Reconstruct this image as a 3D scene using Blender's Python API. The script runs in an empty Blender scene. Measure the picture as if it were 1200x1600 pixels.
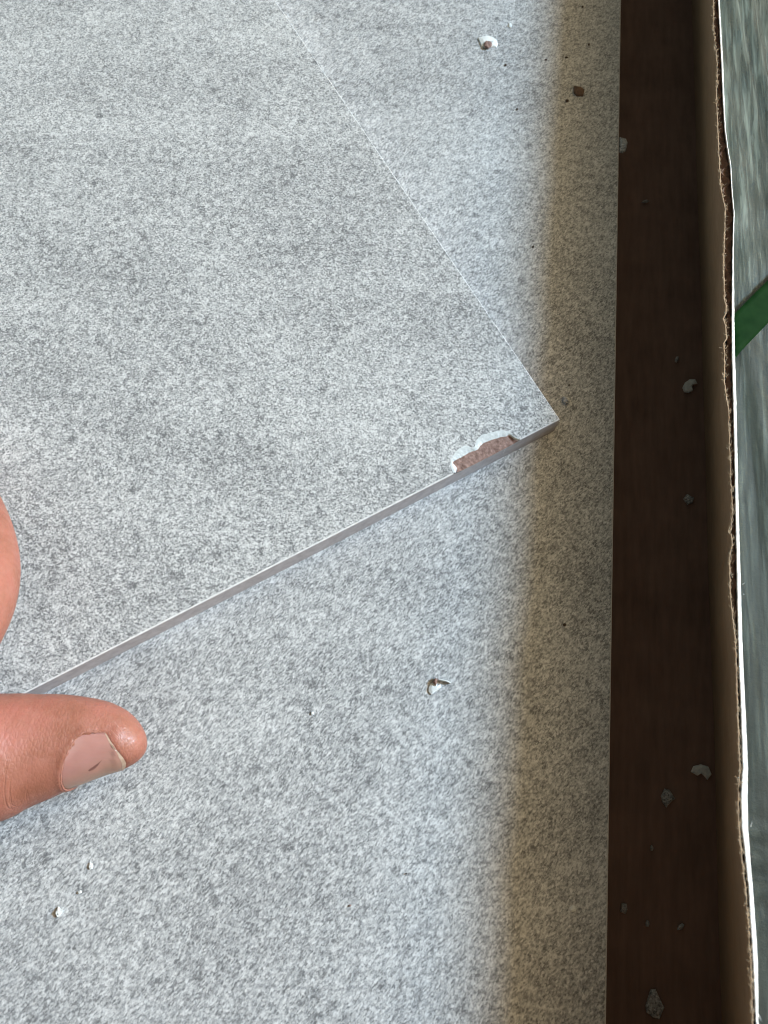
import bpy, bmesh, math, random
from mathutils import Vector, Matrix, noise as mnoise

random.seed(11)
SC = bpy.context.scene
COL = SC.collection
R = math.radians

# ------------------------------------------------------------------ camera
CAM_H = 0.197            # camera height above the face of the chipped tile (z = 0), metres
FOC = 1203.0             # focal length in pixels of the 1200 px wide frame
TILT, YAW = R(20.0), R(6.6)
cam_d = bpy.data.cameras.new("camera")
cam = bpy.data.objects.new("camera", cam_d)
COL.objects.link(cam)
cam.location = (0, 0, CAM_H)
cam.rotation_euler = (TILT, 0, YAW)
cam_d.sensor_fit = 'HORIZONTAL'
cam_d.sensor_width = 36.0
cam_d.lens = 36.0 * FOC / 1200.0
cam_d.clip_start, cam_d.clip_end = 0.005, 50.0
cam_d.dof.use_dof = True
cam_d.dof.focus_distance = 0.214
cam_d.dof.aperture_fstop = 26.0
SC.camera = cam

# ------------------------------------------------------------------ light
SUN_AZ, SUN_EL = R(22.0), R(33.4)      # azimuth from +X towards +Y
world = bpy.data.worlds.new("World")
SC.world = world
world.use_nodes = True
wn, wl = world.node_tree.nodes, world.node_tree.links
wn.clear()
wo = wn.new('ShaderNodeOutputWorld')
bg = wn.new('ShaderNodeBackground')
sky = wn.new('ShaderNodeTexSky')
sky.sky_type = 'NISHITA'
sky.sun_disc = False
sky.sun_elevation = SUN_EL
sky.sun_rotation = R(90.0) - SUN_AZ
sky.air_density, sky.dust_density, sky.ozone_density = 0.6, 4.0, 0.3
tint = wn.new('ShaderNodeMix')
tint.data_type = 'RGBA'
tint.blend_type = 'MULTIPLY'
tint.inputs[0].default_value = 1.0
tint.inputs[7].default_value = (1.0, 0.79, 0.42, 1)
wl.new(sky.outputs[0], tint.inputs[6])
wl.new(tint.outputs[2], bg.inputs[0])
bg.inputs[1].default_value = 0.088
wl.new(bg.outputs[0], wo.inputs[0])

sun_d = bpy.data.lights.new("sun", 'SUN')
sun_d.energy = 2.45
sun_d.angle = R(12.0)
sun_d.color = (0.45, 0.725, 1.0)
sun = bpy.data.objects.new("sun", sun_d)
COL.objects.link(sun)
sdir = Vector((math.cos(SUN_EL) * math.cos(SUN_AZ), math.cos(SUN_EL) * math.sin(SUN_AZ), math.sin(SUN_EL)))
sun.rotation_euler = sdir.to_track_quat('Z', 'Y').to_euler()
sun.location = sdir * 2

SC.view_settings.view_transform = 'Standard'
SC.view_settings.look = 'None'
SC.view_settings.gamma = 1.0
SC.view_settings.exposure = 1.3
SC.cycles.max_bounces = 8
SC.cycles.filter_width = 1.0
SC.cycles.transparent_max_bounces = 12

# ------------------------------------------------------------------ helpers
CAM_ROT = Matrix.Rotation(YAW, 3, 'Z') @ Matrix.Rotation(TILT, 3, 'X')
MM = 0.001


def P(px, py, z=0.0):
    """world point on the horizontal plane z (metres) seen at photo pixel (px, py)"""
    d = CAM_ROT @ Vector(((px - 600) / FOC, -(py - 800) / FOC, -1.0))
    return Vector((0, 0, CAM_H)) + d * ((z - CAM_H) / d.z)


def tag(o, label=None, cat=None, group=None, kind=None):
    if label: o['label'] = label
    if cat: o['category'] = cat
    if group: o['group'] = group
    if kind: o['kind'] = kind
    return o


def mesh_obj(name, verts, faces, mats, parent=None, smooth=False, fmat=None):
    me = bpy.data.meshes.new(name)
    me.from_pydata([tuple(v) for v in verts], [], faces)
    if not isinstance(mats, (list, tuple)):
        mats = [mats]
    for m in mats:
        me.materials.append(m)
    if fmat:
        me.polygons.foreach_set('material_index', fmat)
    if smooth:
        me.polygons.foreach_set('use_smooth', [True] * len(me.polygons))
    bm = bmesh.new()
    bm.from_mesh(me)
    bmesh.ops.recalc_face_normals(bm, faces=bm.faces)
    bm.to_mesh(me)
    bm.free()
    me.update()
    o = bpy.data.objects.new(name, me)
    COL.objects.link(o)
    if parent:
        o.parent = parent
    return o


def empty(name, loc):
    o = bpy.data.objects.new(name, None)
    o.empty_display_size = 0.01
    COL.objects.link(o)
    o.location = loc
    return o


def interp(tab, x):
    if x <= tab[0][0]: return tab[0][1]
    for (a, fa), (b, fb) in zip(tab, tab[1:]):
        if x <= b:
            return fa + (fb - fa) * (x - a) / (b - a)
    return tab[-1][1]


def nz(x, y=0.0, z=0.0):
    return mnoise.noise(Vector((x, y, z)))


def grid_faces(nr, nc, off=0):
    return [(off + r * nc + c, off + r * nc + c + 1, off + (r + 1) * nc + c + 1, off + (r + 1) * nc + c)
            for r in range(nr - 1) for c in range(nc - 1)]


# ------------------------------------------------------------------ materials
class NT:
    def __init__(self, name):
        self.m = bpy.data.materials.new(name)
        self.m.use_nodes = True
        self.t = self.m.node_tree
        self.b = self.t.nodes['Principled BSDF']
        self.out = self.t.nodes['Material Output']
        self.tc = self.t.nodes.new('ShaderNodeTexCoord')

    def node(self, typ, **kw):
        n = self.t.nodes.new(typ)
        for k, v in kw.items():
            setattr(n, k, v)
        return n

    def link(self, a, b):
        self.t.links.new(a, b)

    def mapping(self, scale=(1, 1, 1), rot=(0, 0, 0), loc=(0, 0, 0)):
        m = self.node('ShaderNodeMapping')
        m.inputs['Scale'].default_value = scale
        m.inputs['Rotation'].default_value = rot
        m.inputs['Location'].default_value = loc
        self.link(self.tc.outputs['Object'], m.inputs[0])
        return m.outputs[0]

    def noise(self, scale, detail=2.0, rough=0.5, vec=None, dist=0.0):
        n = self.node('ShaderNodeTexNoise')
        n.inputs['Scale'].default_value = scale
        n.inputs['Detail'].default_value = detail
        n.inputs['Roughness'].default_value = rough
        n.inputs['Distortion'].default_value = dist
        self.link(vec or self.tc.outputs['Object'], n.inputs['Vector'])
        return n.outputs['Fac']

    def math(self, op, a, b=None, c=None, clamp=False):
        n = self.node('ShaderNodeMath', operation=op)
        n.use_clamp = clamp
        for i, v in enumerate((a, b, c)):
            if v is None: continue
            if isinstance(v, (int, float)):
                n.inputs[i].default_value = v
            else:
                self.link(v, n.inputs[i])
        return n.outputs[0]

    def remap(self, v, a, b, c=0.0, d=1.0):
        n = self.node('ShaderNodeMapRange')
        self.link(v, n.inputs[0])
        for i, x in enumerate((a, b, c, d)):
            n.inputs[i + 1].default_value = x
        return n.outputs[0]

    def ramp(self, v, stops):
        n = self.node('ShaderNodeValToRGB')
        e = n.color_ramp.elements
        while len(e) < len(stops):
            e.new(0.5)
        for el, (p, c) in zip(e, stops):
            el.position = p
            el.color = (*c, 1)
        self.link(v, n.inputs[0])
        return n.outputs[0]

    def mix(self, f, a, b, blend='MIX'):
        n = self.node('ShaderNodeMix', data_type='RGBA', blend_type=blend)
        for i, v in ((0, f), (6, a), (7, b)):
            if isinstance(v, (int, float)):
                n.inputs[i].default_value = v
            elif isinstance(v, tuple):
                n.inputs[i].default_value = (*v, 1)
            else:
                self.link(v, n.inputs[i])
        return n.outputs[2]

    def bump(self, h, dist, strength=1.0):
        n = self.node('ShaderNodeBump')
        n.inputs['Strength'].default_value = strength
        n.inputs['Distance'].default_value = dist
        self.link(h, n.inputs['Height'])
        self.link(n.outputs[0], self.b.inputs['Normal'])

    def color(self, c):
        if isinstance(c, tuple):
            self.b.inputs['Base Color'].default_value = (*c, 1)
        else:
            self.link(c, self.b.inputs['Base Color'])

    def rough(self, r):
        self.b.inputs['Roughness'].default_value = r


def stone_print(name, loc, aniso=1.0, fine=1150.0, amp=0.8):
    """grey granite-look print of a porcelain tile"""
    n = NT(name)
    vec = n.mapping(scale=(1.0, 1.0, 1.0), loc=loc)
    if aniso > 1.0:
        # brushed look of the print: grains drawn out along one slanting direction
        rv = n.mapping(rot=(0, 0, R(-56)), loc=loc)
        sq = n.node('ShaderNodeMapping')
        sq.inputs['Scale'].default_value = (1.0 / aniso, 1.15, 1.0)
        n.link(rv, sq.inputs[0])
        vec2 = sq.outputs[0]
    else:
        vec2 = vec
    a0 = n.noise(fine, 4.0, 0.72, vec2)
    vc = n.node('ShaderNodeTexVoronoi')
    vc.inputs['Scale'].default_value = fine * 1.15
    n.link(vec2, vc.inputs['Vector'])
    sc = n.node('ShaderNodeSeparateColor')
    n.link(vc.outputs['Color'], sc.inputs[0])
    a = n.math('MULTIPLY_ADD', n.math('SUBTRACT', sc.outputs[0], 0.5), 0.30, a0)
    b = n.noise(390.0, 2.0, 0.55, vec)
    c = n.noise(46.0, 3.0, 0.6, vec)
    v = n.math('MULTIPLY_ADD', n.remap(a, 0.27, 0.73, 0.5 - amp / 1.6, 0.5 + amp / 1.6), 0.80, 0.0)
    v = n.math('MULTIPLY_ADD', n.remap(b, 0.28, 0.72, -0.5, 0.5), 0.24, v)
    v = n.math('MULTIPLY_ADD', n.remap(c, 0.3, 0.7, -0.5, 0.5), 0.10, v)
    band = n.noise(30.0, 3.0, 0.6, n.mapping(scale=(0.45, 1.5, 1.0), loc=loc))
    v = n.math('MULTIPLY_ADD', n.remap(band, 0.32, 0.68, -0.5, 0.5), 0.11, v)
    # round darker inclusions, 1.5 to 2.5 mm
    vo = n.node('ShaderNodeTexVoronoi')
    vo.inputs['Scale'].default_value = 190.0
    vo.inputs['Randomness'].default_value = 1.0
    n.link(vec, vo.inputs['Vector'])
    sep = n.node('ShaderNodeSeparateColor')
    n.link(vo.outputs['Color'], sep.inputs[0])
    gate = n.remap(sep.outputs[0], 0.55, 0.95)
    spot = n.math('MULTIPLY', n.remap(vo.outputs['Distance'], 0.32, 0.12), gate)
    v = n.math('MULTIPLY_ADD', spot, -0.22, v)
    col = n.ramp(v, [(0.04, (0.13, 0.135, 0.141)), (0.24, (0.25, 0.26, 0.268)),
                     (0.46, (0.40, 0.413, 0.42)), (0.74, (0.61, 0.625, 0.63))])
    n.color(col)
    n.rough(0.52)
    n.b.inputs['Specular IOR Level'].default_value = 0.35
    n.bump(a, 0.00005, 0.5)
    return n.m


def cardboard(name, base, dark, fibre=900.0):
    n = NT(name)
    v1 = n.mapping(scale=(1, 0.12, 1))
    f = n.noise(fibre, 3, 0.65, v1)
    g = n.noise(60, 3, 0.6)
    v = n.math('MULTIPLY_ADD', f, 0.6, n.math('MULTIPLY', g, 0.5))
    n.color(n.ramp(v, [(0.3, dark), (0.75, base)]))
    n.rough(0.85)
    n.b.inputs['Specular IOR Level'].default_value = 0.2
    n.bump(f, 0.0001, 0.6)
    return n.m


def plain(name, base, dark, scale=500.0, rough=0.6, bump=0.00005, detail=3):
    n = NT(name)
    f = n.noise(scale, detail, 0.6)
    n.color(n.ramp(f, [(0.3, dark), (0.7, base)]))
    n.rough(rough)
    n.b.inputs['Specular IOR Level'].default_value = 0.3
    n.bump(f, bump, 0.6)
    return n.m


M_UP = stone_print("stone_print_fine", (0.31, 0.12, 0.0), 1.0, 1750.0, 0.74)
M_LOW = stone_print("stone_print_brushed", (0.87, 0.55, 0.0), 1.5, 1950.0, 0.66)
M_EDGE = plain("glaze_edge_white", (0.68, 0.69, 0.69), (0.54, 0.55, 0.55), 700, 0.4)
M_ENGOBE = plain("tile_side_grey", (0.46, 0.435, 0.45), (0.34, 0.318, 0.33), 420, 0.55)
M_SCAR = plain("raw_clay_brown", (0.32, 0.215, 0.185), (0.15, 0.092, 0.077), 1300, 0.9, 0.00009, 4)
M_RIM = plain("raw_glaze_white", (0.64, 0.68, 0.69), (0.47, 0.51, 0.52), 900, 0.6, 0.0002)
M_KRAFT = cardboard("kraft_liner", (0.38, 0.28, 0.19), (0.26, 0.18, 0.12))
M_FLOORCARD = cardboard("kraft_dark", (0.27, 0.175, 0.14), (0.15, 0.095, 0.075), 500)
M_FLUTE = cardboard("kraft_flute", (0.16, 0.10, 0.075), (0.10, 0.06, 0.045))
M_WHITE = plain("white_paper_liner", (0.86, 0.87, 0.87), (0.78, 0.79, 0.80), 600, 0.7, 0.00004)
M_TORN = plain("torn_paper_fibre", (0.62, 0.50, 0.35), (0.42, 0.32, 0.21), 900, 0.9)
M_DARKCRUMB = plain("dark_crumb", (0.09, 0.065, 0.05), (0.05, 0.035, 0.03), 900, 0.9)
M_BROWNCRUMB = plain("brown_crumb", (0.15, 0.095, 0.065), (0.09, 0.06, 0.045), 700, 0.9, 0.00015)
M_CHIP = plain("glaze_flake", (0.74, 0.77, 0.76), (0.58, 0.61, 0.61), 500, 0.5)


def concrete():
    n = NT("ground_concrete")
    f = n.noise(30, 6, 0.65)
    g = n.noise(400, 3, 0.6)
    v = n.math('MULTIPLY_ADD', g, 0.4, n.math('MULTIPLY', f, 0.6))
    n.color(n.ramp(v, [(0.3, (0.03, 0.03, 0.028)), (0.7, (0.06, 0.058, 0.055))]))
    n.rough(0.9)
    n.bump(v, 0.002, 0.5)
    return n.m


def film_mat():
    n = NT("stretch_film")
    v1 = n.mapping(scale=(1.0, 0.06, 1.0), rot=(0, 0, R(-5)))
    f = n.noise(620, 4, 0.6, v1, 0.3)
    n.color(n.ramp(f, [(0.3, (0.03, 0.042, 0.036)), (0.52, (0.075, 0.098, 0.086)), (0.76, (0.20, 0.25, 0.222))]))  # pale streaks are highlights on the wrinkles, put into the base colour
    n.rough(0.5)
    n.b.inputs['Specular IOR Level'].default_value = 0.16
    n.bump(f, 0.0005, 0.5)
    tr = n.node('ShaderNodeBsdfTransparent')
    tr.inputs[0].default_value = (0.85, 0.9, 0.88, 1)
    mx = n.node('ShaderNodeMixShader')
    xyz = n.node('ShaderNodeSeparateXYZ')
    n.link(n.tc.outputs['Object'], xyz.inputs[0])
    opacity = n.remap(xyz.outputs[1], -0.17, 0.10, 0.16, 1.0)     # less see-through towards the far end
    n.link(n.math('MULTIPLY', n.remap(f, 0.3, 0.75, 0.65, 0.95), opacity), mx.inputs[0])
    n.link(tr.outputs[0], mx.inputs[1])
    n.link(n.b.outputs[0], mx.inputs[2])
    n.link(mx.outputs[0], n.out.inputs[0])
    return n.m


def strap_mat():
    n = NT("green_strap")
    f = n.noise(300, 2, 0.5)
    n.color(n.ramp(f, [(0.3, (0.003, 0.020, 0.0045)), (0.7, (0.006, 0.028, 0.007))]))
    n.rough(0.7)
    n.b.inputs['Specular IOR Level'].default_value = 0.03
    return n.m


def skin_mat():
    n = NT("skin")
    tip = P(186, 1138, 0.0155) - P(-300, 1150, 0.0)

    def near(pt, r0, r1):
        d = n.node('ShaderNodeVectorMath', operation='DISTANCE')
        n.link(n.tc.outputs['Object'], d.inputs[0])
        d.inputs[1].default_value = pt
        return n.remap(d.outputs['Value'], r1, r0)
    a = n.noise(85, 5, 0.65)
    b = n.noise(900, 3, 0.6)
    m = n.noise(330, 3, 0.6)
    c1 = n.ramp(a, [(0.32, (0.235, 0.094, 0.060)), (0.5, (0.300, 0.124, 0.088)), (0.7, (0.355, 0.136, 0.108))])
    c2 = n.mix(n.remap(b, 0.3, 0.7, 0.0, 0.3), c1, (0.22, 0.072, 0.047))
    c2 = n.mix(n.remap(m, 0.5, 0.75, 0.0, 0.35), c2, (0.35, 0.16, 0.125))
    # fine pale lines of dry skin over the finger tip
    wr = n.node('ShaderNodeMapping')
    wr.inputs['Scale'].default_value = (0.22, 1.7, 0.6)
    rot = n.mapping(rot=(0, 0, R(38)))
    n.link(rot, wr.inputs[0])
    lines = n.noise(1150, 3, 0.6, wr.outputs[0], 0.3)
    mask = near(tip, 0.0012, 0.0062)
    dry = n.math('MULTIPLY', n.remap(lines, 0.56, 0.68), mask)
    c2 = n.mix(n.math('MULTIPLY', mask, 0.45), c2, (0.35, 0.105, 0.08))
    c2 = n.mix(n.math('MULTIPLY', dry, 0.6), c2, (0.58, 0.40, 0.34))
    n.color(c2)
    n.link(n.remap(n.noise(600, 3, 0.6), 0.35, 0.65, 0.36, 0.58), n.b.inputs['Roughness'])
    n.b.inputs['Subsurface Weight'].default_value = 0.3
    n.b.inputs['Subsurface Radius'].default_value = (1.0, 0.35, 0.2)
    n.b.inputs['Subsurface Scale'].default_value = 0.0016
    n.b.inputs['Specular IOR Level'].default_value = 0.38
    vo = n.node('ShaderNodeTexVoronoi', feature='DISTANCE_TO_EDGE')
    vo.inputs['Scale'].default_value = 1350.0
    n.link(n.mapping(scale=(1.0, 0.6, 0.8), rot=(0, 0, R(-15))), vo.inputs['Vector'])
    cell = n.remap(vo.outputs['Distance'], 0.0, 0.3)
    w2 = n.noise(430, 3, 0.6, n.mapping(scale=(1.8, 0.22, 0.4)), 0.4)
    h = n.math('MULTIPLY_ADD', cell, 0.3, n.math('MULTIPLY', w2, 0.8))
    h = n.math('MULTIPLY_ADD', n.math('MULTIPLY', lines, mask), 2.6, h)
    # creases over the thumb joint
    jm = near(P(2, 1210, 0.012) - P(-300, 1150, 0.0), 0.002, 0.0095)
    cre = n.noise(330, 2, 0.5, n.mapping(scale=(1.5, 0.16, 0.3)), 0.6)
    cr = n.math('MULTIPLY', n.remap(n.math('ABSOLUTE', n.math('SUBTRACT', cre, 0.5)), 0.05, 0.0), jm)
    h = n.math('MULTIPLY_ADD', cr, -3.2, h)
    n.bump(h, 0.00018, 0.6)
    return n.m


def nail_mat():
    n = NT("nail")
    a = n.noise(160, 3, 0.5)
    s = n.noise(900, 2, 0.5, n.mapping(scale=(0.08, 1, 1), rot=(0, 0, R(-12))))
    base = n.ramp(a, [(0.3, (0.325, 0.165, 0.142)), (0.7, (0.385, 0.205, 0.182))])
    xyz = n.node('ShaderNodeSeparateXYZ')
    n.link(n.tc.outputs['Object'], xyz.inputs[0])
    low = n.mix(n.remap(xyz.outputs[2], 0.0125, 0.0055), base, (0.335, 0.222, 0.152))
    n.color(n.mix(n.remap(xyz.outputs[2], 0.0138, 0.0152, 0.0, 0.35), low, (0.55, 0.42, 0.38)))  # pale highlight along the upper side, painted into the nail colour
    n.rough(0.2)
    n.b.inputs['Subsurface Weight'].default_value = 0.25
    n.b.inputs['Subsurface Radius'].default_value = (1.0, 0.45, 0.35)
    n.b.inputs['Subsurface Scale'].default_value = 0.001
    n.bump(s, 0.00006, 0.6)
    return n.m


M_FILM, M_STRAP, M_SKIN, M_NAIL, M_GROUND = film_mat(), strap_mat(), skin_mat(), nail_mat(), concrete()
M_NAILEDGE = plain("nail_free_edge", (0.48, 0.37, 0.29), (0.38, 0.27, 0.20), 900, 0.45)
M_CUT = plain("dry_cuticle", (0.38, 0.19, 0.145), (0.29, 0.115, 0.082), 1400, 0.6)
M_MARK = plain("nail_bruise", (0.20, 0.09, 0.075), (0.14, 0.06, 0.05), 900, 0.5)

# ------------------------------------------------------------------ ground
TT = 0.0075                     # tile thickness
Z_LOW = -TT                     # face of the lower tile
Z_FLOOR = -4 * TT               # box floor
g = mesh_obj("ground", [(-3, -3, -0.05), (3, -3, -0.05), (3, 3, -0.05), (-3, 3, -0.05)], [(0, 1, 2, 3)], M_GROUND)
g['kind'] = 'structure'

# ------------------------------------------------------------------ cardboard box
BX0, BX1 = -0.430, 0.0915        # inside faces at the floor
BY0, BY1 = -0.082, 0.420
Z_TOP = 0.027
box = empty("cardboard_box", ((BX0 + BX1) / 2, (BY0 + BY1) / 2, Z_FLOOR))
tag(box, "open brown cardboard box with a torn corrugated edge, holding the grey tiles", "box")
BO = Vector(box.location)


def slab(name, x0, x1, y0, y1, z0, z1, mat, parent, org):
    v = [Vector((x, y, z)) - org for z in (z0, z1) for (x, y) in ((x0, y0), (x1, y0), (x1, y1), (x0, y1))]
    f = [(0, 3, 2, 1), (4, 5, 6, 7), (0, 1, 5, 4), (1, 2, 6, 5), (2, 3, 7, 6), (3, 0, 4, 7)]
    return mesh_obj(name, v, f, mat, parent)


# floor, slightly wavy
nx, ny = 60, 60
fv, ff = [], []
for j in range(ny):
    for i in range(nx):
        x = BX0 - 0.002 + (BX1 + 0.004 - BX0) * i / (nx - 1)
        y = BY0 - 0.002 + (BY1 + 0.004 - BY0) * j / (ny - 1)
        fv.append(Vector((x, y, Z_FLOOR - 0.0004 + 0.0003 * nz(x * 40, y * 25))) - BO)
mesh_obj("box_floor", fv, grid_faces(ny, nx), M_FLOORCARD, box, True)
slab("box_wall", BX0 - 0.004, BX0, BY0 - 0.004, BY1 + 0.004, Z_FLOOR - 0.004, 0.018, M_KRAFT, box, BO)
slab("box_wall", BX0 + 0.0005, BX1 + 0.002, BY1, BY1 + 0.004, Z_FLOOR - 0.004, 0.022, M_KRAFT, box, BO)
slab("box_wall", BX0 + 0.0005, BX1 + 0.002, BY0 - 0.004, BY0, Z_FLOOR - 0.004, 0.020, M_KRAFT, box, BO)
# added unseen flap, leaning inward to darken the near end of the box
v, nq = [], 24
for th in (0.0, -0.003):
    for j in range(nq):
        t = j / (nq - 1)
        for i in range(nq):
            x = -0.095 + 0.183 * i / (nq - 1)
            v.append(Vector((x, BY0 + 0.030 * t + th + 0.002 * math.sin(t * 3) + 0.001 * nz(x * 30, t * 3),
                             0.0205 + 0.095 * t - 0.2 * th + 0.0015 * nz(x * 60, 7) * t)) - BO)
ff = grid_faces(nq, nq) + [q[::-1] for q in grid_faces(nq, nq, nq * nq)]
for k in range(nq - 1):
    for a, b in ((k, k + 1), ((nq - 1) * nq + k + 1, (nq - 1) * nq + k), ((k + 1) * nq, k * nq), (k * nq + nq - 1, (k + 1) * nq + nq - 1)):
        ff.append((a, a + nq * nq, b + nq * nq, b))
mesh_obj("added_flap", v, ff, M_KRAFT, box, False)

# the wall in view: its torn edge follows these (row, column) readings of the photograph,
# turned into X(Y) at the height of the edge
E_IN = [(-200, 1108), (0, 1115), (40, 1115), (80, 1119), (100, 1121), (125, 1121), (150, 1120), (190, 1122), (220, 1123), (260, 1125),
        (300, 1128), (325, 1134), (360, 1133), (400, 1131.5), (440, 1132), (470, 1133.5), (477, 1136), (490, 1135),
        (498, 1131), (510, 1135), (530, 1136), (536, 1132), (560, 1133), (600, 1133), (640, 1139), (700, 1141),
        (760, 1143), (800, 1145), (825, 1143), (833, 1140), (840, 1146), (870, 1141), (890, 1141), (930, 1142), (950, 1144), (1000, 1150),
        (1060, 1152), (1100, 1153), (1200, 1157), (1260, 1154), (1310, 1157), (1360, 1162), (1400, 1167), (1500, 1174),
        (1600, 1177), (1800, 1186)]
E_MID = [(-200, 1112), (0, 1122), (100, 1127), (150, 1129), (200, 1132), (230, 1136), (260, 1141), (300, 1143), (330, 1146),
         (400, 1144), (500, 1143), (560, 1143.5), (620, 1145), (700, 1147), (800, 1149), (900, 1151), (950, 1152), (1000, 1153),
         (1060, 1155), (1100, 1157), (1200, 1160), (1240, 1157), (1290, 1158), (1330, 1163), (1360, 1166), (1385, 1169),
         (1420, 1171), (1500, 1176), (1560, 1179), (1600, 1181), (1800, 1190)]
E_OUT = [(-200, 1113.5), (0, 1125), (100, 1131), (200, 1134.5), (230, 1138), (260, 1143), (300, 1145), (330, 1148),
         (400, 1147), (450, 1148.5), (500, 1149), (560, 1150.5), (620, 1152.5), (700, 1154), (800, 1156), (900, 1159.5), (1000, 1162.5),
         (1100, 1167), (1150, 1170), (1200, 1172), (1300, 1173.5), (1350, 1176), (1400, 1180), (1450, 1184),
         (1500, 1187), (1560, 1187), (1600, 1186), (1800, 1196)]


def edge_xy(tab):
    pts = []
    for (py, px) in tab:
        p = P(px, py, Z_TOP)
        pts.append((p.y, p.x))
    return sorted(pts)


X_IN, X_MID, X_OUT = edge_xy(E_IN), edge_xy(E_MID), edge_xy(E_OUT)
X_FOOT = 0.0912
wall = empty("torn_wall", (0, 0, 0))
bpy.data.objects.remove(wall)
NY = 760
ys = [BY0 - 0.003 + (BY1 + 0.006 - BY0) * k / (NY - 1) for k in range(NY)]


def rag(y, amp, f=900.0, s=0.0):
    return amp * (nz(y * f, s) + 0.5 * nz(y * f * 2.7, s + 4))


# inner liner: visible inner face and its torn lip
prof_t = [0.0, 0.12, 0.3, 0.5, 0.7, 0.84, 0.93, 0.975, 1.0]
v, nrow = [], 0
for y in ys:
    xt = interp(X_IN, y) + rag(y, 0.00012, 1500)
    zt = Z_TOP + rag(y, 0.00035, 600, 3)
    row = []
    for t in prof_t:
        x = X_FOOT + (xt - 0.00030 - X_FOOT) * t + 0.0007 * math.sin(t * math.pi) + 0.0003 * nz(y * 20, t * 2)
        row.append((x, y, Z_FLOOR + (zt - Z_FLOOR) * t))
    row.append((xt + 0.00002, y, zt - 0.00008 + rag(y, 0.0001, 2500, 6)))
    row.append((xt + 0.00020, y, zt - 0.0022))
    nrow = len(row)
    v += [Vector(p) - BO for p in row]
liner = mesh_obj("inner_liner", v, grid_faces(NY, nrow), M_KRAFT, box, True)

# corrugated core, dark and a little below the lips
v = []
for y in ys:
    a, b = interp(X_IN, y) + 0.0002, interp(X_MID, y)
    ph = math.sin(y * 2 * math.pi / 0.0065)
    mid = (a + b) / 2 + (b - a) * 0.46 * ph
    dz = rag(y, 0.0004, 700, 9)
    v += [Vector(p) - BO for p in ((a + 0.0006, y, Z_TOP - 0.0020 + dz), (mid + 0.0003, y, Z_TOP - 0.0009 + dz),
                                    (b + 0.0004, y, Z_TOP - 0.0016 + dz))]
mesh_obj("corrugated_core", v, grid_faces(NY, 3), M_FLUTE, box, False)

# white outer liner, its lip curled outward and wider towards the near end
v = []
for y in ys:
    xm = interp(X_MID, y) + rag(y, 0.00013, 1700, 2)
    xo = max(interp(X_OUT, y) + rag(y, 0.00004, 700, 5), xm + 0.0003)
    w = xo - xm
    zt = Z_TOP + 0.0001 + rag(y, 0.00012, 500, 8)
    row = [(xm + 0.0016, y, zt - 0.004), (xm + 0.0002, y, zt - 0.0006), (xm, y, zt - 0.00005), (xm + 0.15 * w, y, zt + 0.00004),
           (xm + 0.45 * w, y, zt - 0.10 * w), (xm + 0.75 * w, y, zt - 0.32 * w), (xo, y, zt - 0.75 * w),
           (xo + 0.0004, y, zt - 0.75 * w - 0.0015), (xo + 0.003, y, zt - 0.010), (X_FOOT + 0.0045, y, Z_FLOOR - 0.003)]
    nrow = len(row)
    v += [Vector(p) - BO for p in row]
mesh_obj("outer_liner", v, grid_faces(NY, nrow), M_WHITE, box, True)

# torn paper fibres on the two lips
v, f = [], []
for k in range(1500):
    y = random.uniform(-0.04, 0.27)
    white = random.random() < 0.10
    if white:
        continue
    x = interp(X_IN, y) + random.gauss(-0.0001, 0.0002)
    z = Z_TOP + random.gauss(0.0001, 0.0002)
    L = random.uniform(0.0003, 0.0013)
    a = random.gauss(math.pi / 2, 0.55)
    d = Vector((math.cos(a), math.sin(a), random.gauss(0.1, 0.3))).normalized() * L
    s = Vector((-d.y, d.x, 0)).normalized() * random.uniform(0.00002, 0.00005)
    p = Vector((x, y, z)) - BO
    bend = Vector((random.gauss(0, 0.0001), random.gauss(0, 0.0001), random.uniform(0, 0.0002)))
    i = len(v)
    v += [p - s, p + s, p + d * 0.5 + bend + s, p + d * 0.5 + bend - s, p + d]
    f += [(i, i + 1, i + 2, i + 3), (i + 3, i + 2, i + 4)]
o = mesh_obj("torn_fibre", v, f, M_TORN, box)
o['kind'] = 'stuff'
v, f = [], []
for (px, py, dx, dy) in ((1173, 1292, 3, -11), (1174, 1340, 2, -2), (1185, 1585, 6, 12), (1183, 1575, -5, -6), (1160, 913, 5, -3),
                         (1161, 928, 3, 2), (1180, 1572, -4, 8), (1183, 1592, 3, 9)):
    p, q = P(px, py, Z_TOP - 0.0005), P(px + dx, py + dy, Z_TOP + 0.0002)
    d = q - p
    s = Vector((-d.y, d.x, 0)).normalized() * 0.00007
    i = len(v)
    v += [p - s - BO, p + s - BO, q - BO]
    f.append((i, i + 1, i + 2))
o = mesh_obj("loose_fibre", v, f, M_WHITE, box)
o['kind'] = 'stuff'

# ------------------------------------------------------------------ tiles
LX0, LX1, LY0, LY1 = -0.390, 0.0559, -0.070, 0.376


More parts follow.
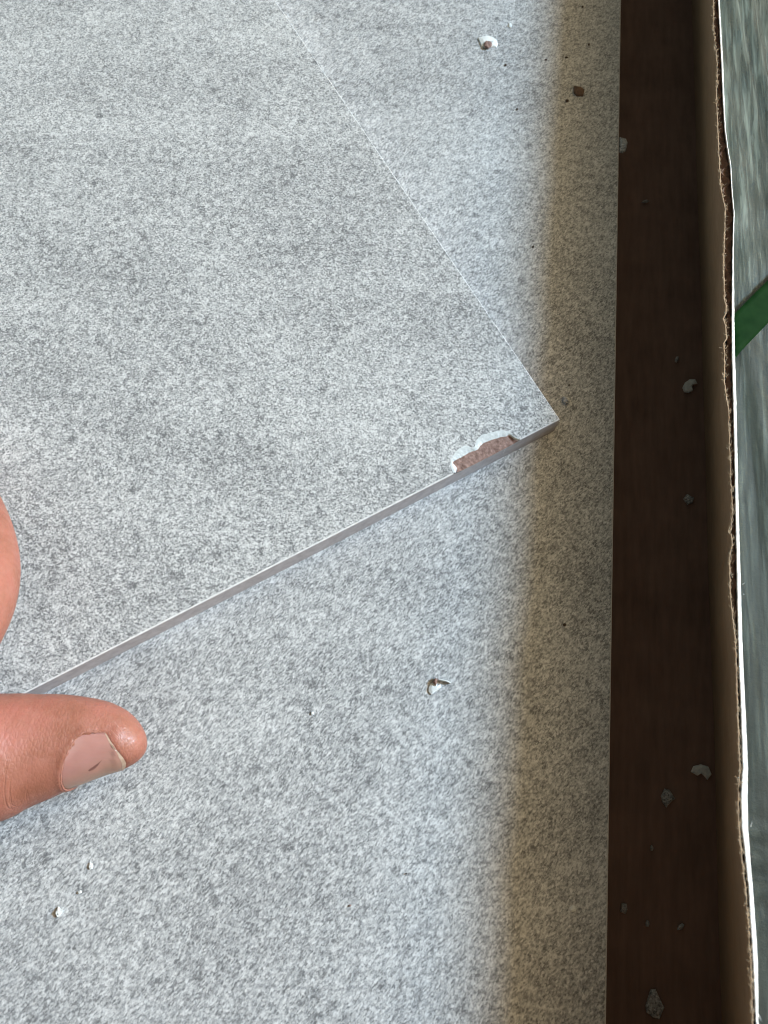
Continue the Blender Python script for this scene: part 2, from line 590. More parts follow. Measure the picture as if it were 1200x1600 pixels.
def flat_tile(name, x0, x1, y0, y1, ztop, mat, label):
    c = Vector(((x0 + x1) / 2, (y0 + y1) / 2, ztop - TT))
    t = empty(name, c)
    tag(t, label, "tile", "grey stone-look tiles in the box")
    b = 0.0003
    n = 90
    top, side, tf, sf = [], [], [], []
    ring_t, ring_e = [], []

    def path(ins):
        pts = []
        cs = [(x0 + ins, y0 + ins), (x1 - ins, y0 + ins), (x1 - ins, y1 - ins), (x0 + ins, y1 - ins)]
        for k in range(4):
            (ax, ay), (bx, by) = cs[k], cs[(k + 1) % 4]
            for i in range(n):
                u = i / n
                pts.append((ax + (bx - ax) * u, ay + (by - ay) * u))
        return pts
    pin, pout = path(b), path(0)
    N = len(pin)
    jit = [b * 0.5 * nz(k * 0.9, 2.2) for k in range(N)]
    tv = [Vector((x, y, ztop)) - c for (x, y) in pin]
    mesh_obj("glazed_face", tv, [tuple(range(N))], mat, t)
    ev = tv + [Vector((x, y, ztop - b * 0.8)) - c for (x, y) in pout]
    mesh_obj("glaze_edge", ev, [(k, (k + 1) % N, N + (k + 1) % N, N + k) for k in range(N)], M_EDGE, t)
    bv = [Vector((x, y, ztop - b * 0.8)) - c for (x, y) in pout] + [Vector((x, y, ztop - TT + 0.00005)) - c for (x, y) in pout]
    bf = [(k, (k + 1) % N, N + (k + 1) % N, N + k) for k in range(N)] + [tuple(range(N, 2 * N))]
    mesh_obj("tile_body", bv, bf, M_ENGOBE, t)
    return t


flat_tile("tile", LX0, LX1, LY0, LY1, Z_LOW, M_LOW, "large whole grey tile lying flat under the chipped one")
flat_tile("tile", LX0 - 0.001, LX1 - 0.0015, LY0 + 0.001, LY1 + 0.001, Z_LOW - TT, M_LOW,
          "grey tile in the middle of the stack, right under the large whole tile")
flat_tile("tile", LX0 + 0.001, LX1 - 0.002, LY0, LY1 - 0.001, Z_LOW - 2 * TT, M_LOW,
          "lowest grey tile of the stack, resting on the box floor")

# upper tile with the chipped front edge
C0 = P(875, 655, 0)
U = (P(45, 1080, 0) - C0).normalized()           # along the front edge
V = (P(430, 0, 0) - C0).normalized()             # along the right edge
NF = Vector((U.y, -U.x, 0))                      # outward normal of the front edge
if NF.dot(V) > 0: NF = -NF
SZ = 0.300
tile = empty("tile", C0 - Vector((0, 0, TT)))
tag(tile, "grey tile on top, held by the thumb, with a brown chip on its front edge", "tile",
    "grey stone-look tiles in the box")
TO = Vector(tile.location)
zm = lambda X, Y: (650 + X / 4.0, 550 + Y / 4.0)
OUTER = [(226, 744), (214, 700), (219, 680), (229, 655), (240, 636), (252, 618), (268, 603), (290, 592), (310, 584), (330, 590), (352, 600),
         (368, 590), (373, 572), (377, 552), (392, 533), (408, 520), (424, 512), (448, 510), (470, 503), (492, 498), (512, 493),
         (540, 488), (562, 494), (582, 495), (598, 508), (606, 522), (622, 533), (640, 533)]
INNER = [(258, 729), (248, 716), (236, 700), (229, 689), (244, 678), (262, 668), (280, 660), (302, 648), (324, 634), (346, 622), (364, 620),
         (382, 611), (392, 604), (398, 590), (410, 578), (424, 568), (446, 560), (470, 550), (492, 543), (514, 538), (536, 530),
         (556, 530), (574, 522), (588, 524), (598, 534), (606, 540), (611, 545), (617, 544)]


def resample(pts, n):
    d = [0.0]
    for a, b in zip(pts, pts[1:]):
        d.append(d[-1] + (b - a).length)
    out = []
    for k in range(n):
        s = d[-1] * k / (n - 1)
        i = 0
        while i < len(d) - 2 and d[i + 1] < s: i += 1
        t = (s - d[i]) / max(d[i + 1] - d[i], 1e-9)
        out.append(pts[i].lerp(pts[i + 1], min(max(t, 0), 1)))
    return out


NC = 90
BV = 0.00036                                    # width of the bare glaze edge
outer = [P(*zm(*q), 0) for q in OUTER]
inner = [P(*zm(*q), -0.00045) for q in INNER]
uo = lambda p: (p - C0).dot(U)
uR, uL = uo(outer[-1]), uo(outer[0])             # where the chip leaves the front edge
iR, iL = uo(inner[-1]), uo(inner[0])
# right end first
outer = resample(outer[::-1], NC)
inner = resample(inner[::-1], NC)
for k in range(NC):
    outer[k] = outer[k] + Vector((rag(k * 0.013, 0.00012, 31, 1), rag(k * 0.013, 0.00012, 31, 7), 0)) * (1 if 2 < k < NC - 3 else 0)
    w = Vector((rag(k * 0.013, 0.00016, 37, 11), rag(k * 0.013, 0.00016, 37, 17), rag(k * 0.013, 0.00009, 30, 21)))
    inner[k] = inner[k] + w * (1 if 2 < k < NC - 3 else 0)
E = lambda u, ins=0.0, z=0.0: C0 + U * u - NF * ins + Vector((0, 0, z))
outer[0] = E(uR, BV * 0.9)
outer[-1] = E(uL, BV * 0.9)
iR, iL = iR * 0.4 + uR * 0.6, iL * 0.5 + uL * 0.5
# front edge stations either side of the chip
sR = [uR * k / 24 for k in range(25)]
sL = [uL + (SZ - uL) * (k / 160.0) for k in range(161)]
rght = [BV * (0.85 + 0.35 * nz(u * 900, 1.3)) for u in sR]
left = [BV * (1.0 + 0.45 * nz(u * 700, 3.1) + 0.35 * nz(u * 2300, 5.1)) for u in sL]
rght[-1] = left[0] = BV * 0.9
VB = 0.00023
far_l = C0 + U * SZ + V * SZ
top = []
cin = C0 + U * VB * 1.2 - NF * rght[0]
vr = [C0 + V * (SZ * k / 120.0) + U * VB * (1 + 0.5 * nz(k * 0.7, 8)) for k in range(121)]
top += [cin] + [E(u, r) for u, r in zip(sR[1:], rght[1:])] + outer[1:-1] + [E(u, r) for u, r in zip(sL[:-1], left[:-1])]
top += [E(SZ, BV) - U * BV, far_l - U * BV - V * BV] + [vr[k] - V * (BV if k == 120 else 0) for k in range(120, 0, -1)]
mesh_obj("glazed_face", [p - TO for p in top], [tuple(range(len(top)))], M_UP, tile)
# bare white glaze edge (rounded arris) along the front and right edges
v, f = [], []


def strip(a, b):
    i = len(v)
    v.extend([p - TO for p in a] + [p - TO for p in b])
    n = len(a)
    f.extend([(i + k, i + k + 1, i + n + k + 1, i + n + k) for k in range(n - 1)])


ZE = -0.00030
strip([cin] + [E(u, r) for u, r in zip(sR[1:], rght[1:])], [E(u, 0, ZE) for u in sR])
strip([E(u, r) for u, r in zip(sL, left)], [E(u, 0, ZE) for u in sL])
strip([cin] + vr[1:], [C0 + Vector((0, 0, ZE)) + V * (SZ * k / 120.0) for k in range(121)])
mesh_obj("glaze_edge", v, f, M_EDGE, tile, True)
# body: four sides and underside
v, f = [], []
zb = Vector((0, 0, -TT + 0.00005))
strip([E(u, 0, ZE) for u in sR], [E(u, 0, 0) + zb for u in sR])
strip([E(u, 0, ZE) for u in sL], [E(u, 0, 0) + zb for u in sL])
chu = [uR + (uL - uR) * k / (NC - 1) for k in range(NC)]


def scar_z(k):
    t = k / (NC - 1)
    env = min(1.0, 12 * t, 12 * (1 - t))
    return ZE - env * (0.00042 + 0.00035 * math.sin(t * math.pi) + rag(t, 0.00012, 25, 2))


low = [E(u, 0, scar_z(k)) for k, u in enumerate(chu)]
strip(low, [E(u, 0, 0) + zb for u in chu])
for a, b in ((C0, C0 + V * SZ), (C0 + V * SZ, far_l), (far_l, C0 + U * SZ)):
    strip([a + Vector((0, 0, ZE)), b + Vector((0, 0, ZE))], [a + zb, b + zb])
i = len(v)
v += [p + zb - TO for p in (C0, C0 + U * SZ, far_l, C0 + V * SZ)]
f.append((i, i + 1, i + 2, i + 3))
mesh_obj("tile_body", v, f, M_ENGOBE, tile)
# the chip: white broken glaze rim, brown broken clay
inner[0], inner[-1] = E(iR, 0.0001, -0.0006), E(iL, 0.0001, -0.0006)
rows, v = 5, []
for r in range(rows):
    t = r / (rows - 1)
    for k in range(NC):
        p = outer[k].lerp(inner[k], t)
        p.z += (0.00016 * math.sin(t * math.pi) + 0.00006 * nz(k * 0.6, t * 3)) * (0 if r in (0, rows - 1) else 1)
        v.append(p - TO)
mesh_obj("chip_rim", v, grid_faces(rows, NC), M_RIM, tile, True)
rows, v = 9, []
lowin = [E(iR + (iL - iR) * k / (NC - 1), 0, scar_z(int(k))) for k in range(NC)]
for r in range(rows):
    t = r / (rows - 1)
    for k in range(NC):
        p = inner[k].lerp(lowin[k], t)
        if 0 < r < rows - 1:
            p.z += 0.00018 * nz(k * 0.17, t * 2.2) + 0.00008 * nz(k * 0.6, t * 7, 4) - 0.00012 * math.sin(t * math.pi)
            p.x += 0.00005 * nz(k * 0.8, t * 7, 9)
        v.append(p - TO)
mesh_obj("chip_scar", v, grid_faces(rows, NC), M_SCAR, tile, True)
# pale scratch on the front face below the scar
ua = uo(P(789, 694, 0))
v = [E(ua, -0.00002, -0.0012) - TO, E(ua + 0.00025, -0.00002, -0.0012) - TO, E(ua + 0.0005, -0.00002, -0.0042) - TO,
     E(ua + 0.00032, -0.00002, -0.0042) - TO]
mesh_obj("scratch", v, [(0, 1, 2, 3)], M_EDGE, tile)

# ------------------------------------------------------------------ chips and crumbs
def flake_mesh(name, outl, cx, cy, z0, th, mat, parent, org, lift=(0, 0), dome=0.3, seed=0):
    """small broken flake: outline in photo pixels round (cx, cy), lying at height z0"""
    base = []
    for (dx, dy) in outl:
        base.append(P(cx + dx, cy + dy, z0))
    n = len(base)
    c = sum(base, Vector()) / n
    v, f = [], []
    for k, p in enumerate(base):
        up = max(0.0, (p.x - c.x) * lift[0] + (p.y - c.y) * lift[1])
        v.append(p + Vector((0, 0, 0.00004 + up)) - org)
    for k, p in enumerate(base):
        up = max(0.0, (p.x - c.x) * lift[0] + (p.y - c.y) * lift[1])
        q = c.lerp(p, 0.90 + 0.08 * nz(k * 1.7, seed))
        v.append(q + Vector((0, 0, th * (0.8 + 0.4 * nz(k * 2.1, seed + 3)) + up)) - org)
    for k, p in enumerate(base):
        q = c.lerp(p, 0.5)
        v.append(q + Vector((0, 0, th * (1.0 + dome + 0.5 * nz(k * 1.1, seed + 6)))) - org)
    v.append(c + Vector((0, 0, th * (1.0 + dome * 1.2))) - org)
    for k in range(n):
        j = (k + 1) % n
        f += [(k, j, n + j, n + k), (n + k, n + j, 2 * n + j, 2 * n + k), (2 * n + k, 2 * n + j, 3 * n)]
    f.append(tuple(range(n))[::-1])
    return mesh_obj(name, v, f, mat, parent)


def blob(rx, ry, n=7, seed=0, rot=0.0):
    out = []
    for k in range(n):
        a = 2 * math.pi * k / n + 0.35 * nz(k * 3.3, seed)
        r = 1 + 0.35 * nz(k * 1.9, seed + 20)
        x, y = rx * r * math.cos(a), ry * r * math.sin(a)
        out.append((x * math.cos(rot) - y * math.sin(rot), x * math.sin(rot) + y * math.cos(rot)))
    return out


def chip(name, px, py, z0, outl, th, mat, label, cat, group, lift=(0, 0), dome=0.3):
    o = P(px, py, z0)
    m = flake_mesh(name, outl, px, py, z0, th, mat, None, o, lift, dome, seed=px * 0.37 + py * 0.11)
    m.location = o
    return tag(m, label, cat, group)


G1 = "chips and crumbs on the lower tile"
G2 = "chips on the dark box floor"
ZL = Z_LOW
# white flake carrying a brown crumb, near the top of the frame
o0 = P(762, 70, ZL)
c1 = tag(empty("glaze_chip", o0), "white glaze chip with a brown centre, on the lower tile near the far end", "chip", G1)
flake_mesh("white_glaze", [(-16, -10), (-8, -13), (0, -14), (8, -12), (14, -8), (16, -1), (14, 5), (6, 5), (-2, 5), (-10, 4), (-12, -1), (-14, -6)],
           762, 70, ZL, 0.0005, M_CHIP, c1, o0, (0, 0.0), 0.4, 3)
flake_mesh("brown_clay", [(-6, -2), (-3, -5), (1, -4), (5, -4), (7, 0), (5, 4), (0, 6), (-5, 4)], 762, 70, ZL + 0.0005, 0.0006, M_SCAR, c1, o0, (0, 0), 0.2, 5)
chip("brown_crumb", 904, 144, ZL, [(-8, -8), (-2, -7), (4, -7), (9, -1), (7, 7), (-3, 7), (-8, 2)], 0.0009, M_BROWNCRUMB,
     "brown angular crumb of clay on the shaded strip of the lower tile", "crumb", G1)
chip("dark_crumb", 886, 158, ZL, blob(3, 2.5, 6, 2), 0.0004, M_DARKCRUMB, "tiny dark speck just left of the angular brown crumb", "crumb", G1)
o0 = P(681, 1075, ZL)
c2 = tag(empty("glaze_chip", o0), "white curled glaze chip with a brown stalk, on the lower tile right of the thumb", "chip", G1)
flake_mesh("white_glaze", [(-12, 0), (-9, -6), (-4, -9), (1, -6), (5, -2), (7, -6), (9, -1), (4, 3), (-1, 6), (-5, 10), (-8, 11), (-12, 6)],
           681, 1075, ZL, 0.0005, M_CHIP, c2, o0, (0, 0), 0.3, 8)
flake_mesh("brown_clay", [(-5, -8), (-1, -16), (1, -14), (3, -16), (2, -9), (0, -3), (-2, -6)], 681, 1075, ZL + 0.0003, 0.0009, M_SCAR, c2, o0, (0, 0), 0.2, 9)
flake_mesh("glaze_sliver", [(3, -14), (10, -13), (18, -11), (24, -8), (23, -7), (17, -9), (10, -11), (3, -12)], 681, 1075, ZL + 0.0002, 0.0009, M_CHIP, c2, o0, (0, 0), 0.1, 12)
chip("glaze_flake", 885, 628, ZL, [(-6, -7), (0, -6), (4, -4), (5, 1), (3, 5), (-2, 4), (-5, 1)], 0.0012, M_LOW,
     "small curled grey flake on the shaded tile beside the chipped corner", "flake", G1, (0, 0), 0.1)
chip("glaze_chip", 93, 1424, ZL, [(-6, 0), (-1, -8), (2, -4), (8, -2), (2, 6), (-2, 9), (-6, 4)], 0.0007, M_CHIP,
     "small bright white chip on the lower tile below the thumb", "chip", G1, (0.2, 0))
chip("glaze_chip", 125, 1394, ZL, blob(4, 2.5, 6, 4, -0.6), 0.0004, M_CHIP, "tiny white sliver up and right of the bright chip below the thumb", "chip", G1)
chip("glaze_chip", 142, 1353, ZL, blob(4, 6, 7, 6), 0.0004, M_CHIP, "tiny pale cream chip on the lower tile closest under the thumb", "chip", G1)
chip("glaze_chip", 488, 1115, ZL, blob(2.5, 3, 6, 9), 0.0003, M_CHIP, "tiny white grain alone on the lower tile between the thumb and the curled chip", "chip", G1)
chip("glaze_chip", 797, 40, ZL, blob(3, 4, 6, 13), 0.0003, M_CHIP, "tiny white grain up and right of the brown-centred chip", "chip", G1)
chip("glaze_chip", 895, 1420, ZL, blob(6, 5, 7, 15), 0.0004, M_CHIP, "small pale chip on the shaded strip near the bottom of the picture", "chip", G1)
for (px, py, rx, ry, lab) in (
        (920, 70, 2.2, 2.2, "dark speck on the shaded strip above the angular brown crumb"),
        (910, 11, 2.5, 2.2, "dark speck on the shaded strip at the top edge of the picture"),
        (790, 102, 2.4, 2.2, "dark speck below and right of the brown-centred white chip"),
        (885, 90, 3.4, 1.6, "dark streak of grit on the shaded strip between the two top chips"),
        (853, 94, 2.8, 1.2, "thin dark grain at the edge of the shadow, level with the brown crumb"),
        (808, 171, 1.6, 2.6, "dark upright grain below the brown-centred chip, left of the shadow"),
        (833, 386, 2.4, 2.4, "brown speck at the shadow edge right of the chipped tile's long side"),
        (882, 976, 3.4, 3.4, "dark blot of grit on the shaded strip below the chipped corner"),
        (635, 1365, 1.8, 1.6, "black speck alone on the lit tile below the curled chip"),
        (547, 1415, 2.8, 2.2, "reddish brown speck on the lit tile near the bottom"),
        (1149 - 260, 602, 1.6, 1.6, "pinpoint dark speck just above the small curled flake")):
    chip("dark_crumb", px, py, ZL, blob(rx * 0.85, ry * 0.85, 6, px * 0.1), 0.0003,
         M_SCAR if "reddish" in lab else M_DARKCRUMB, lab, "crumb", G1)
# stuck at the tile's right edge
chip("glaze_flake", 975, 228, Z_LOW - 0.0012, [(-8, -12), (2, -9), (5, -2), (3, 8), (-2, 12), (-8, 10)], 0.0010, M_UP,
     "grey flake stuck to the right edge of the lower tile", "flake", G1)
# on the box floor
ZF = Z_FLOOR + 0.0003
FL = [
    (1078, 604, [(-12, 2), (-8, -6), (-1, -11), (8, -11), (12, -4), (6, -3), (2, 2), (4, 7), (-2, 10), (-9, 9)], "crescent white chip on the dark box floor beside the chipped corner"),
    (1075, 778, [(-8, 2), (-2, -6), (4, -2), (9, 0), (7, 8), (-1, 11)], "grey chip on the box floor below the crescent chip"),
    (1110, 724, [(-4, 4), (1, -7), (6, -5), (4, 6), (-2, 9)], "small pale chip on the box floor against the wall foot"),
    (1057, 562, blob(3, 5, 6, 3, 0.3), "tiny pale sliver on the box floor above the crescent chip"),
    (1095, 1206, [(-16, 0), (-12, -9), (0, -12), (12, -8), (17, 4), (10, 13), (4, 6), (0, 2), (-6, 6)], "broad white chip with a dark notch on the box floor near the wall"),
    (1042, 1246, [(-10, -2), (-4, -14), (4, -12), (13, 2), (6, 8), (-1, 16), (-7, 8)], "pale triangular chip on the box floor"),
    (1018, 1325, blob(2.4, 5, 6, 5), "tiny pale sliver on the box floor below the triangular chip"),
    (974, 1419, [(-5, 6), (-3, -8), (5, -7), (6, 2), (3, 9)], "small cream chip on the box floor next to the tile edge"),
    (1011, 1443, blob(3.4, 6, 6, 7, 0.1), "narrow pale chip on the box floor, low in the picture"),
    (1063, 1448, blob(7, 4, 7, 8, -0.6), "dull small chip on the box floor, low and near the wall"),
    (1022, 1570, [(-14, 2), (-6, -24), (2, -25), (9, -10), (16, 4), (8, 23), (-2, 20), (-12, 12)], "largest pale chip on the box floor, at the bottom of the picture"),
    (1140, 1376, [(-1, -10), (2, -9), (-1, 0), (0, 10), (-3, 9), (-4, 0)], "thin pale paring leaning at the foot of the box wall"),
    (1008, 316, blob(6, 1.5, 6, 4, -0.1), "thin pale hairlike sliver on the box floor, high in the picture"),
]
for (px, py, ol, lab) in FL:
    chip("glaze_chip", px, py, ZF, ol, 0.0007, M_UP if "white" not in lab else M_CHIP, lab, "chip", G2)

# ------------------------------------------------------------------ stretch film and strap outside the box
nx, ny = 70, 420
v = []
XF0, XF1 = 0.0810, 0.215


def film_z(x, y):
    s = x - XF0
    z = 0.0125 - 0.20 * s
    ph = x + 0.10 * (y - 0.1) * (1 if y > 0.08 else 0.6)
    w = 0.0016 * nz(ph * 330, y * 7) + 0.0009 * nz(ph * 800, y * 16, 5)
    # loops of bunched film towards the near end
    k = math.exp(-((y + 0.006) / 0.009) ** 2)
    w += k * 0.0013 * math.sin((y - 3.0 * (s - 0.004) ** 2) * 2 * math.pi / 0.0062 + 2 * nz(x * 60, y * 40))
    return z + w


for j in range(ny):
    y = -0.11 + 0.50 * j / (ny - 1)
    for i in range(nx):
        x = XF0 + (XF1 - XF0) * i / (nx - 1)
        v.append(Vector((x, y, film_z(x, y))))
fo = Vector((0.15, 0.14, -0.03))
o = mesh_obj("stretch_film", [p - fo for p in v], grid_faces(ny, nx), M_FILM, None, True)
o.location = fo
tag(o, "wrinkled grey-green plastic stretch film hanging outside the torn box wall", "plastic film")

# strap: runs across the film, up and to the right
zs = 0.0115
a0, a1 = P(1148, 492, zs), P(1200, 438, zs)
b0 = P(1152, 556, zs)
d = (a1 - a0).normalized()
wdir = Vector((d.y, -d.x, 0))
wid = abs((b0 - a0).dot(wdir))
v = []
n = 60
for k in range(n):
    t = -0.020 + 0.136 * k / (n - 1)
    for s in range(7):
        q = a0 + d * t + wdir * (wid * s / 6)
        q.z = 0.0125 - 0.20 * (q.x - XF0) + 0.0022 + 0.0003 * nz(t * 90, s * 0.4)
        if q.x < 0.0812:
            dz = (0.0812 - q.x) * 1.5
            q.z -= dz
            q.x = 0.0812 + dz * 0.36
        v.append(q)
so = Vector(v[0])
o = mesh_obj("packing_strap", [p - so for p in v], grid_faces(n, 7), M_STRAP, None, True)
o.location = so
m = o.modifiers.new("thickness", 'SOLIDIFY')
m.thickness = 0.0006
tag(o, "green plastic packing strap crossing the stretch film outside the box", "strap")

# ------------------------------------------------------------------ hand
# thumb sections: photo column, row of the axis, half width in px, height of the axis (m)
TH = [(-260, 1236, 106, 0.022), (-120, 1206, 104, 0.014), (-50, 1192, 101, 0.0105), (0, 1180, 97, 0.0090), (30, 1172.5, 89, 0.0080), (60, 1167, 82.5, 0.0072),
      (90, 1161, 76, 0.0066), (120, 1157.5, 69.5, 0.0062), (150, 1155, 61.5, 0.0059), (175, 1154.5, 53, 0.0057), (195, 1156.5, 44.5, 0.0056),
      (208, 1159, 36, 0.0055), (218, 1161.5, 27, 0.0055), (225, 1163.5, 17.5, 0.0055), (229, 1164.5, 8, 0.0055)]


def th_at(px):
    cols = [(t[0], t) for t in TH]
    if px <= cols[0][0]: return TH[0]
    for (a, ta), (b, tb) in zip(cols, cols[1:]):
        if px <= b:
            w = (px - a) / (b - a)
            return tuple(x + (y - x) * w for x, y in zip(ta, tb))
    return TH[-1]


def th_frame(px):
    _, py, hw, z = th_at(px)
    c = P(px, py, z)
    p0, p1 = th_at(px - 12), th_at(min(px + 12, 229))
    ax = (P(p1[0], p1[1], p1[3]) - P(p0[0], p0[1], p0[3])).normalized()
    if px > 130:                                  # settle on one axis towards the tip
        fx = (P(200, 1155.5, 0.0056) - P(150, 1155, 0.0059)).normalized()
        ax = ax.lerp(fx, min(1.0, (px - 130) / 50)).normalized()
    view = (Vector((0, 0, CAM_H)) - c).normalized()
    lat = ax.cross(view).normalized()            # towards the near (lower) side of the picture
    up = lat.cross(ax).normalized()
    if up.z < 0: up = -up
    scale = (c - Vector((0, 0, CAM_H))).length / FOC * 1.0
    depth = -(CAM_ROT.transposed() @ (c - Vector((0, 0, CAM_H)))).z
    r = hw * depth / FOC
    return c, ax, lat, up, r


def th_pt(px, phi, off=0.0):
    """surface point of the thumb; phi = 0 towards the camera, +90 deg the near silhouette"""
    c, ax, lat, up, r = th_frame(px)
    if lat.y > 0: lat = -lat
    rv = r * (0.86 if px < 190 else 0.9)
    a = abs(math.cos(phi)) ** 0.94 * (1 if math.cos(phi) >= 0 else -1)
    b = abs(math.sin(phi)) ** 0.94 * (1 if math.sin(phi) >= 0 else -1)
    dirv = up * (a * rv) + lat * (b * r)
    return c + dirv + dirv.normalized() * off


def tube(pts, nseg=20):
    """closed tapered tube through (Vector, radius) points"""
    fine = []
    n = len(pts)
    for i in range(n - 1):
        p0, p1, p2, p3 = pts[max(i - 1, 0)], pts[i], pts[i + 1], pts[min(i + 2, n - 1)]
        for k in range(6):
            t = k / 6
            h = lambda a, b, c, d: 0.5 * ((2 * b) + (c - a) * t + (2 * a - 5 * b + 4 * c - d) * t * t + (3 * b - a - 3 * c + d) * t ** 3)
            fine.append((Vector([h(p0[0][q], p1[0][q], p2[0][q], p3[0][q]) for q in range(3)]), h(p0[1], p1[1], p2[1], p3[1])))
    fine.append(pts[-1])
    # round caps
    d0 = (fine[0][0] - fine[1][0]).normalized()
    d1 = (fine[-1][0] - fine[-2][0]).normalized()
    cap0 = [(fine[0][0] + d0 * fine[0][1] * math.sin(a), fine[0][1] * math.cos(a)) for a in (R(85), R(65), R(45), R(22))]
    cap1 = [(fine[-1][0] + d1 * fine[-1][1] * math.sin(a), fine[-1][1] * math.cos(a)) for a in (R(22), R(45), R(65), R(85))]
    fine = cap0 + fine + cap1
    v, f = [], []
    for i, (c, r) in enumerate(fine):
        a = fine[max(i - 1, 0)][0]
        b = fine[min(i + 1, len(fine) - 1)][0]
        ax = (b - a).normalized()
        s = ax.cross(Vector((0.13, 0.2, 1))).normalized()
        u = s.cross(ax)
        for k in range(nseg):
            t = 2 * math.pi * k / nseg
            v.append(c + s * (r * math.cos(t)) + u * (r * math.sin(t)))
    m = len(fine)
    for i in range(m - 1):
        for k in range(nseg):
            f.append((i * nseg + k, i * nseg + (k + 1) % nseg, (i + 1) * nseg + (k + 1) % nseg, (i + 1) * nseg + k))
    f.append(tuple(range(nseg))[::-1])
    f.append(tuple((m - 1) * nseg + k for k in range(nseg)))
    return v, f


def Q(px, py, z, r):
    return (P(px, py, z), r)


hv, hf = [], []


def join(vf):
    o = len(hv)
    hv.extend(vf[0])
    hf.extend([tuple(i + o for i in q) for q in vf[1]])


# thumb
cols = [-260 + 8 * k for k in range(56)] + [190, 196, 201, 206, 210, 214, 217, 220, 223, 226, 228, 229]
v, f, ns = [], [], 40
for px in cols:
    for k in range(ns):
        v.append(th_pt(px, 2 * math.pi * k / ns))
for i in range(len(cols) - 1):
    for k in range(ns):
        f.append((i * ns + k, i * ns + (k + 1) % ns, (i + 1) * ns + (k + 1) % ns, (i + 1) * ns + k))
f.append(tuple(range(ns))[::-1])
f.append(tuple((len(cols) - 1) * ns + k for k in range(ns)))
join((v, f))
WR = Q(-900, 1330, 0.052, 0.024)
join(tube([Q(-200, 1225, 0.0185, 0.0125), Q(-330, 1255, 0.028, 0.0150), Q(-520, 1290, 0.038, 0.0165), Q(-760, 1320, 0.048, 0.020), WR]))
# index finger: bent over the tile, its knuckle at the left edge of the frame
join(tube([Q(-130, 690, 0.0085, 0.0072), Q(-92, 738, 0.0105, 0.0082), Q(-55, 800, 0.0165, 0.0090), Q(-36, 880, 0.0220, 0.0094), Q(-58, 962, 0.0265, 0.0098),
           Q(-130, 1040, 0.0310, 0.0106), Q(-300, 1120, 0.0370, 0.0125)]))
join(tube([Q(-215, 660, 0.0085, 0.0072), Q(-196, 712, 0.0110, 0.0082), Q(-178, 780, 0.0180, 0.0090), Q(-168, 865, 0.0260, 0.0095), Q(-205, 955, 0.0330, 0.0100),
           Q(-380, 1070, 0.0420, 0.0130)]))
join(tube([Q(-325, 650, 0.0080, 0.0070), Q(-308, 700, 0.0105, 0.0080), Q(-294, 765, 0.0170, 0.0086), Q(-290, 840, 0.0250, 0.0092), Q(-330, 925, 0.0330, 0.0096),
           Q(-470, 1030, 0.0430, 0.0125)]))
join(tube([Q(-425, 670, 0.0075, 0.0062), Q(-410, 715, 0.0100, 0.0070), Q(-398, 770, 0.0155, 0.0076), Q(-398, 830, 0.0220, 0.0080), Q(-440, 905, 0.0300, 0.0086),
           Q(-560, 1000, 0.0410, 0.0112)]))
for (px, py, z, r) in ((-300, 1120, 0.037, 0.0125), (-380, 1070, 0.042, 0.013), (-470, 1030, 0.043, 0.0125), (-560, 1000, 0.041, 0.0115)):
    join(tube([Q(px, py, z, r), Q((px - 900) / 2 - 10, (py + 1310) / 2, (z + 0.052) / 2, 0.0155), Q(-900, 1295 + (1120 - py) * -0.25, 0.052, 0.021)]))
# web between thumb and index finger, and the forearm
join(tube([Q(-260, 1190, 0.027, 0.0120), Q(-340, 1160, 0.033, 0.0140), Q(-520, 1190, 0.040, 0.0170)]))
join(tube([Q(-860, 1310, 0.052, 0.0235), Q(-1150, 1370, 0.066, 0.0255), Q(-1700, 1480, 0.085, 0.032)], 24))

HO = P(-300, 1150, 0.0)
raw = mesh_obj("hand_raw", [p - HO for p in hv], hf, M_SKIN)
m = raw.modifiers.new("r", 'REMESH')
m.mode = 'VOXEL'
m.voxel_size = 0.0007
m.use_smooth_shade = True
m = raw.modifiers.new("s", 'SMOOTH')
m.factor = 0.5
m.iterations = 6
dg = bpy.context.evaluated_depsgraph_get()
hm = bpy.data.meshes.new_from_object(raw.evaluated_get(dg))
bpy.data.objects.remove(raw)
hm.name = "hand"
hand = bpy.data.objects.new("hand", hm)
COL.objects.link(hand)
hand.location = HO
tag(hand, "left hand reaching in from the left, thumb pressed on the chipped tile's front edge", "hand")
hm.polygons.foreach_set('use_smooth', [True] * len(hm.polygons))

# nail outline in (phi degrees -> photo column): cuticle side and free edge
N_PROX = [(-8, 146), (0, 134), (10, 125), (22, 117), (36, 111), (52, 107), (68, 106), (84, 108), (106, 116)]
N_DIST = [(-8, 178), (0, 184), (10, 191), (22, 198), (36, 203.5), (52, 206), (68, 204), (84, 199), (106, 190)]
PH0, PH1 = -8.0, 106.0
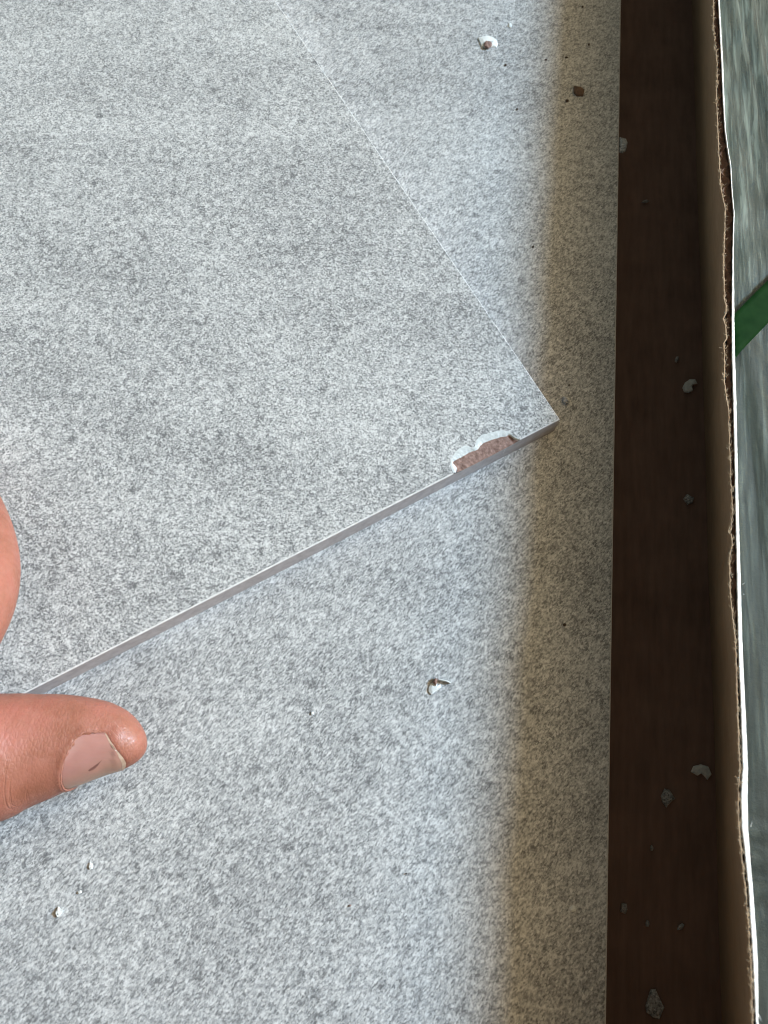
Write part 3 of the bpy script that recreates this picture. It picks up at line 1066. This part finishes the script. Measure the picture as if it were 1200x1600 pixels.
# press the nail bed into the skin and raise the fold round it
bed = []
for i in range(41):
    ph = PH0 - 14 + (PH1 - PH0 + 28) * i / 40
    for j in range(61):
        px = 96 + (220 - 96) * j / 60
        a = interp(N_PROX, ph) - px
        b = px - interp(N_DIST, ph)
        c = max(PH0 - ph, ph - PH1) * 1.1
        bed.append((th_pt(px, R(ph)), max(a, b, c), b))
from mathutils import kdtree
kd = kdtree.KDTree(len(bed))
for i, q in enumerate(bed): kd.insert(q[0], i)
kd.balance()
vn = [Vector(x.normal) for x in hm.vertices]
for k, vv in enumerate(hm.vertices):
    w = vv.co + HO
    if w.x < -0.085 or w.z > 0.03: continue
    co, i, dist = kd.find(w)
    if dist > 0.0014: continue
    s, b = bed[i][1], bed[i][2]
    if s < 0:
        vv.co -= vn[k] * 0.00075 * min(1.0, -s / 4.0)
    elif b < 0.5 * s:
        vv.co += vn[k] * 0.00024 * math.exp(-((s - 3.5) / 4.0) ** 2)
hm.update()

v, f = [], []
NI, NJ = 28, 24
for i in range(NI):
    ph = PH0 + (PH1 - PH0) * i / (NI - 1)
    a, b = interp(N_PROX, ph) - 1.5, interp(N_DIST, ph)
    for j in range(NJ):
        t = j / (NJ - 1)
        e = abs(2 * i / (NI - 1) - 1)
        v.append(th_pt(a + (b - a) * t, R(ph), -0.00022 + 0.00042 * t - 0.0002 * e ** 4) - HO)
nail = mesh_obj("thumbnail", v, grid_faces(NI, NJ), M_NAIL, hand, True)
m = nail.modifiers.new("thickness", 'SOLIDIFY')
m.thickness = 0.0004
m.offset = -1
nv = v
# pale free edge of the nail and the dark mark on it
v = []
for i in range(NI):
    a, b = nv[i * NJ + NJ - 3], nv[i * NJ + NJ - 1]
    wd = 0.55 if i < NI * 0.6 else 0.55 - 0.40 * (i - NI * 0.6) / (NI * 0.4)
    for t, off in ((1.02 - wd, 0.00001), (1.02 - wd * 0.5, 0.00004), (1.03, 0.00006)):
        p = a.lerp(b, t)
        v.append(p + (p - (th_frame(150)[0] - HO)).normalized() * off)
o = mesh_obj("free_edge", v, grid_faces(NI, 3), M_NAILEDGE, nail, True)
v = []
for k in range(9):
    t = k / 8
    ph = 48 - 15 * t + 3 * math.sin(t * 3)
    px = 154 + 21 * t
    wv = 4.6 * math.sin(math.pi * (0.12 + 0.86 * t)) ** 1.0 * (1 - 0.6 * t)
    tt = (px - 110) / 92
    of = -0.00022 + 0.00042 * tt + 0.00003
    v += [th_pt(px - wv * 0.35, R(ph - wv * 0.7), of) - HO, th_pt(px, R(ph), of + 0.00003) - HO, th_pt(px + wv * 0.35, R(ph + wv * 0.7), of) - HO]
mesh_obj("bruise_mark", v, grid_faces(9, 3), M_MARK, nail, True)
# dry pale cuticle along the root and the upper side of the nail
v = []
NK = 60
for k in range(NK):
    t = k / (NK - 1)
    if t < 0.3:
        q = t / 0.3
        ph, px = PH0 - 0.5, interp(N_DIST, PH0) + (interp(N_PROX, PH0) - interp(N_DIST, PH0)) * q
        o1, o2 = (0, -3.0), (0, 1.5)
    else:
        ph = PH0 + (PH1 - PH0) * (t - 0.3) / 0.7
        px = interp(N_PROX, ph)
        o1, o2 = (-2.2, 0), (1.5, 0)
    w = 0.15 + 1.1 * abs(nz(k * 0.33, 4.4))
    for (dx, dp), off in ((o1, 0.00012), ((0, 0), 0.00022), (o2, -0.00012)):
        v.append(th_pt(px + dx * w, R(ph + dp * w), off) - HO)
mesh_obj("cuticle", v, grid_faces(NK, 3), M_CUT, nail, True)
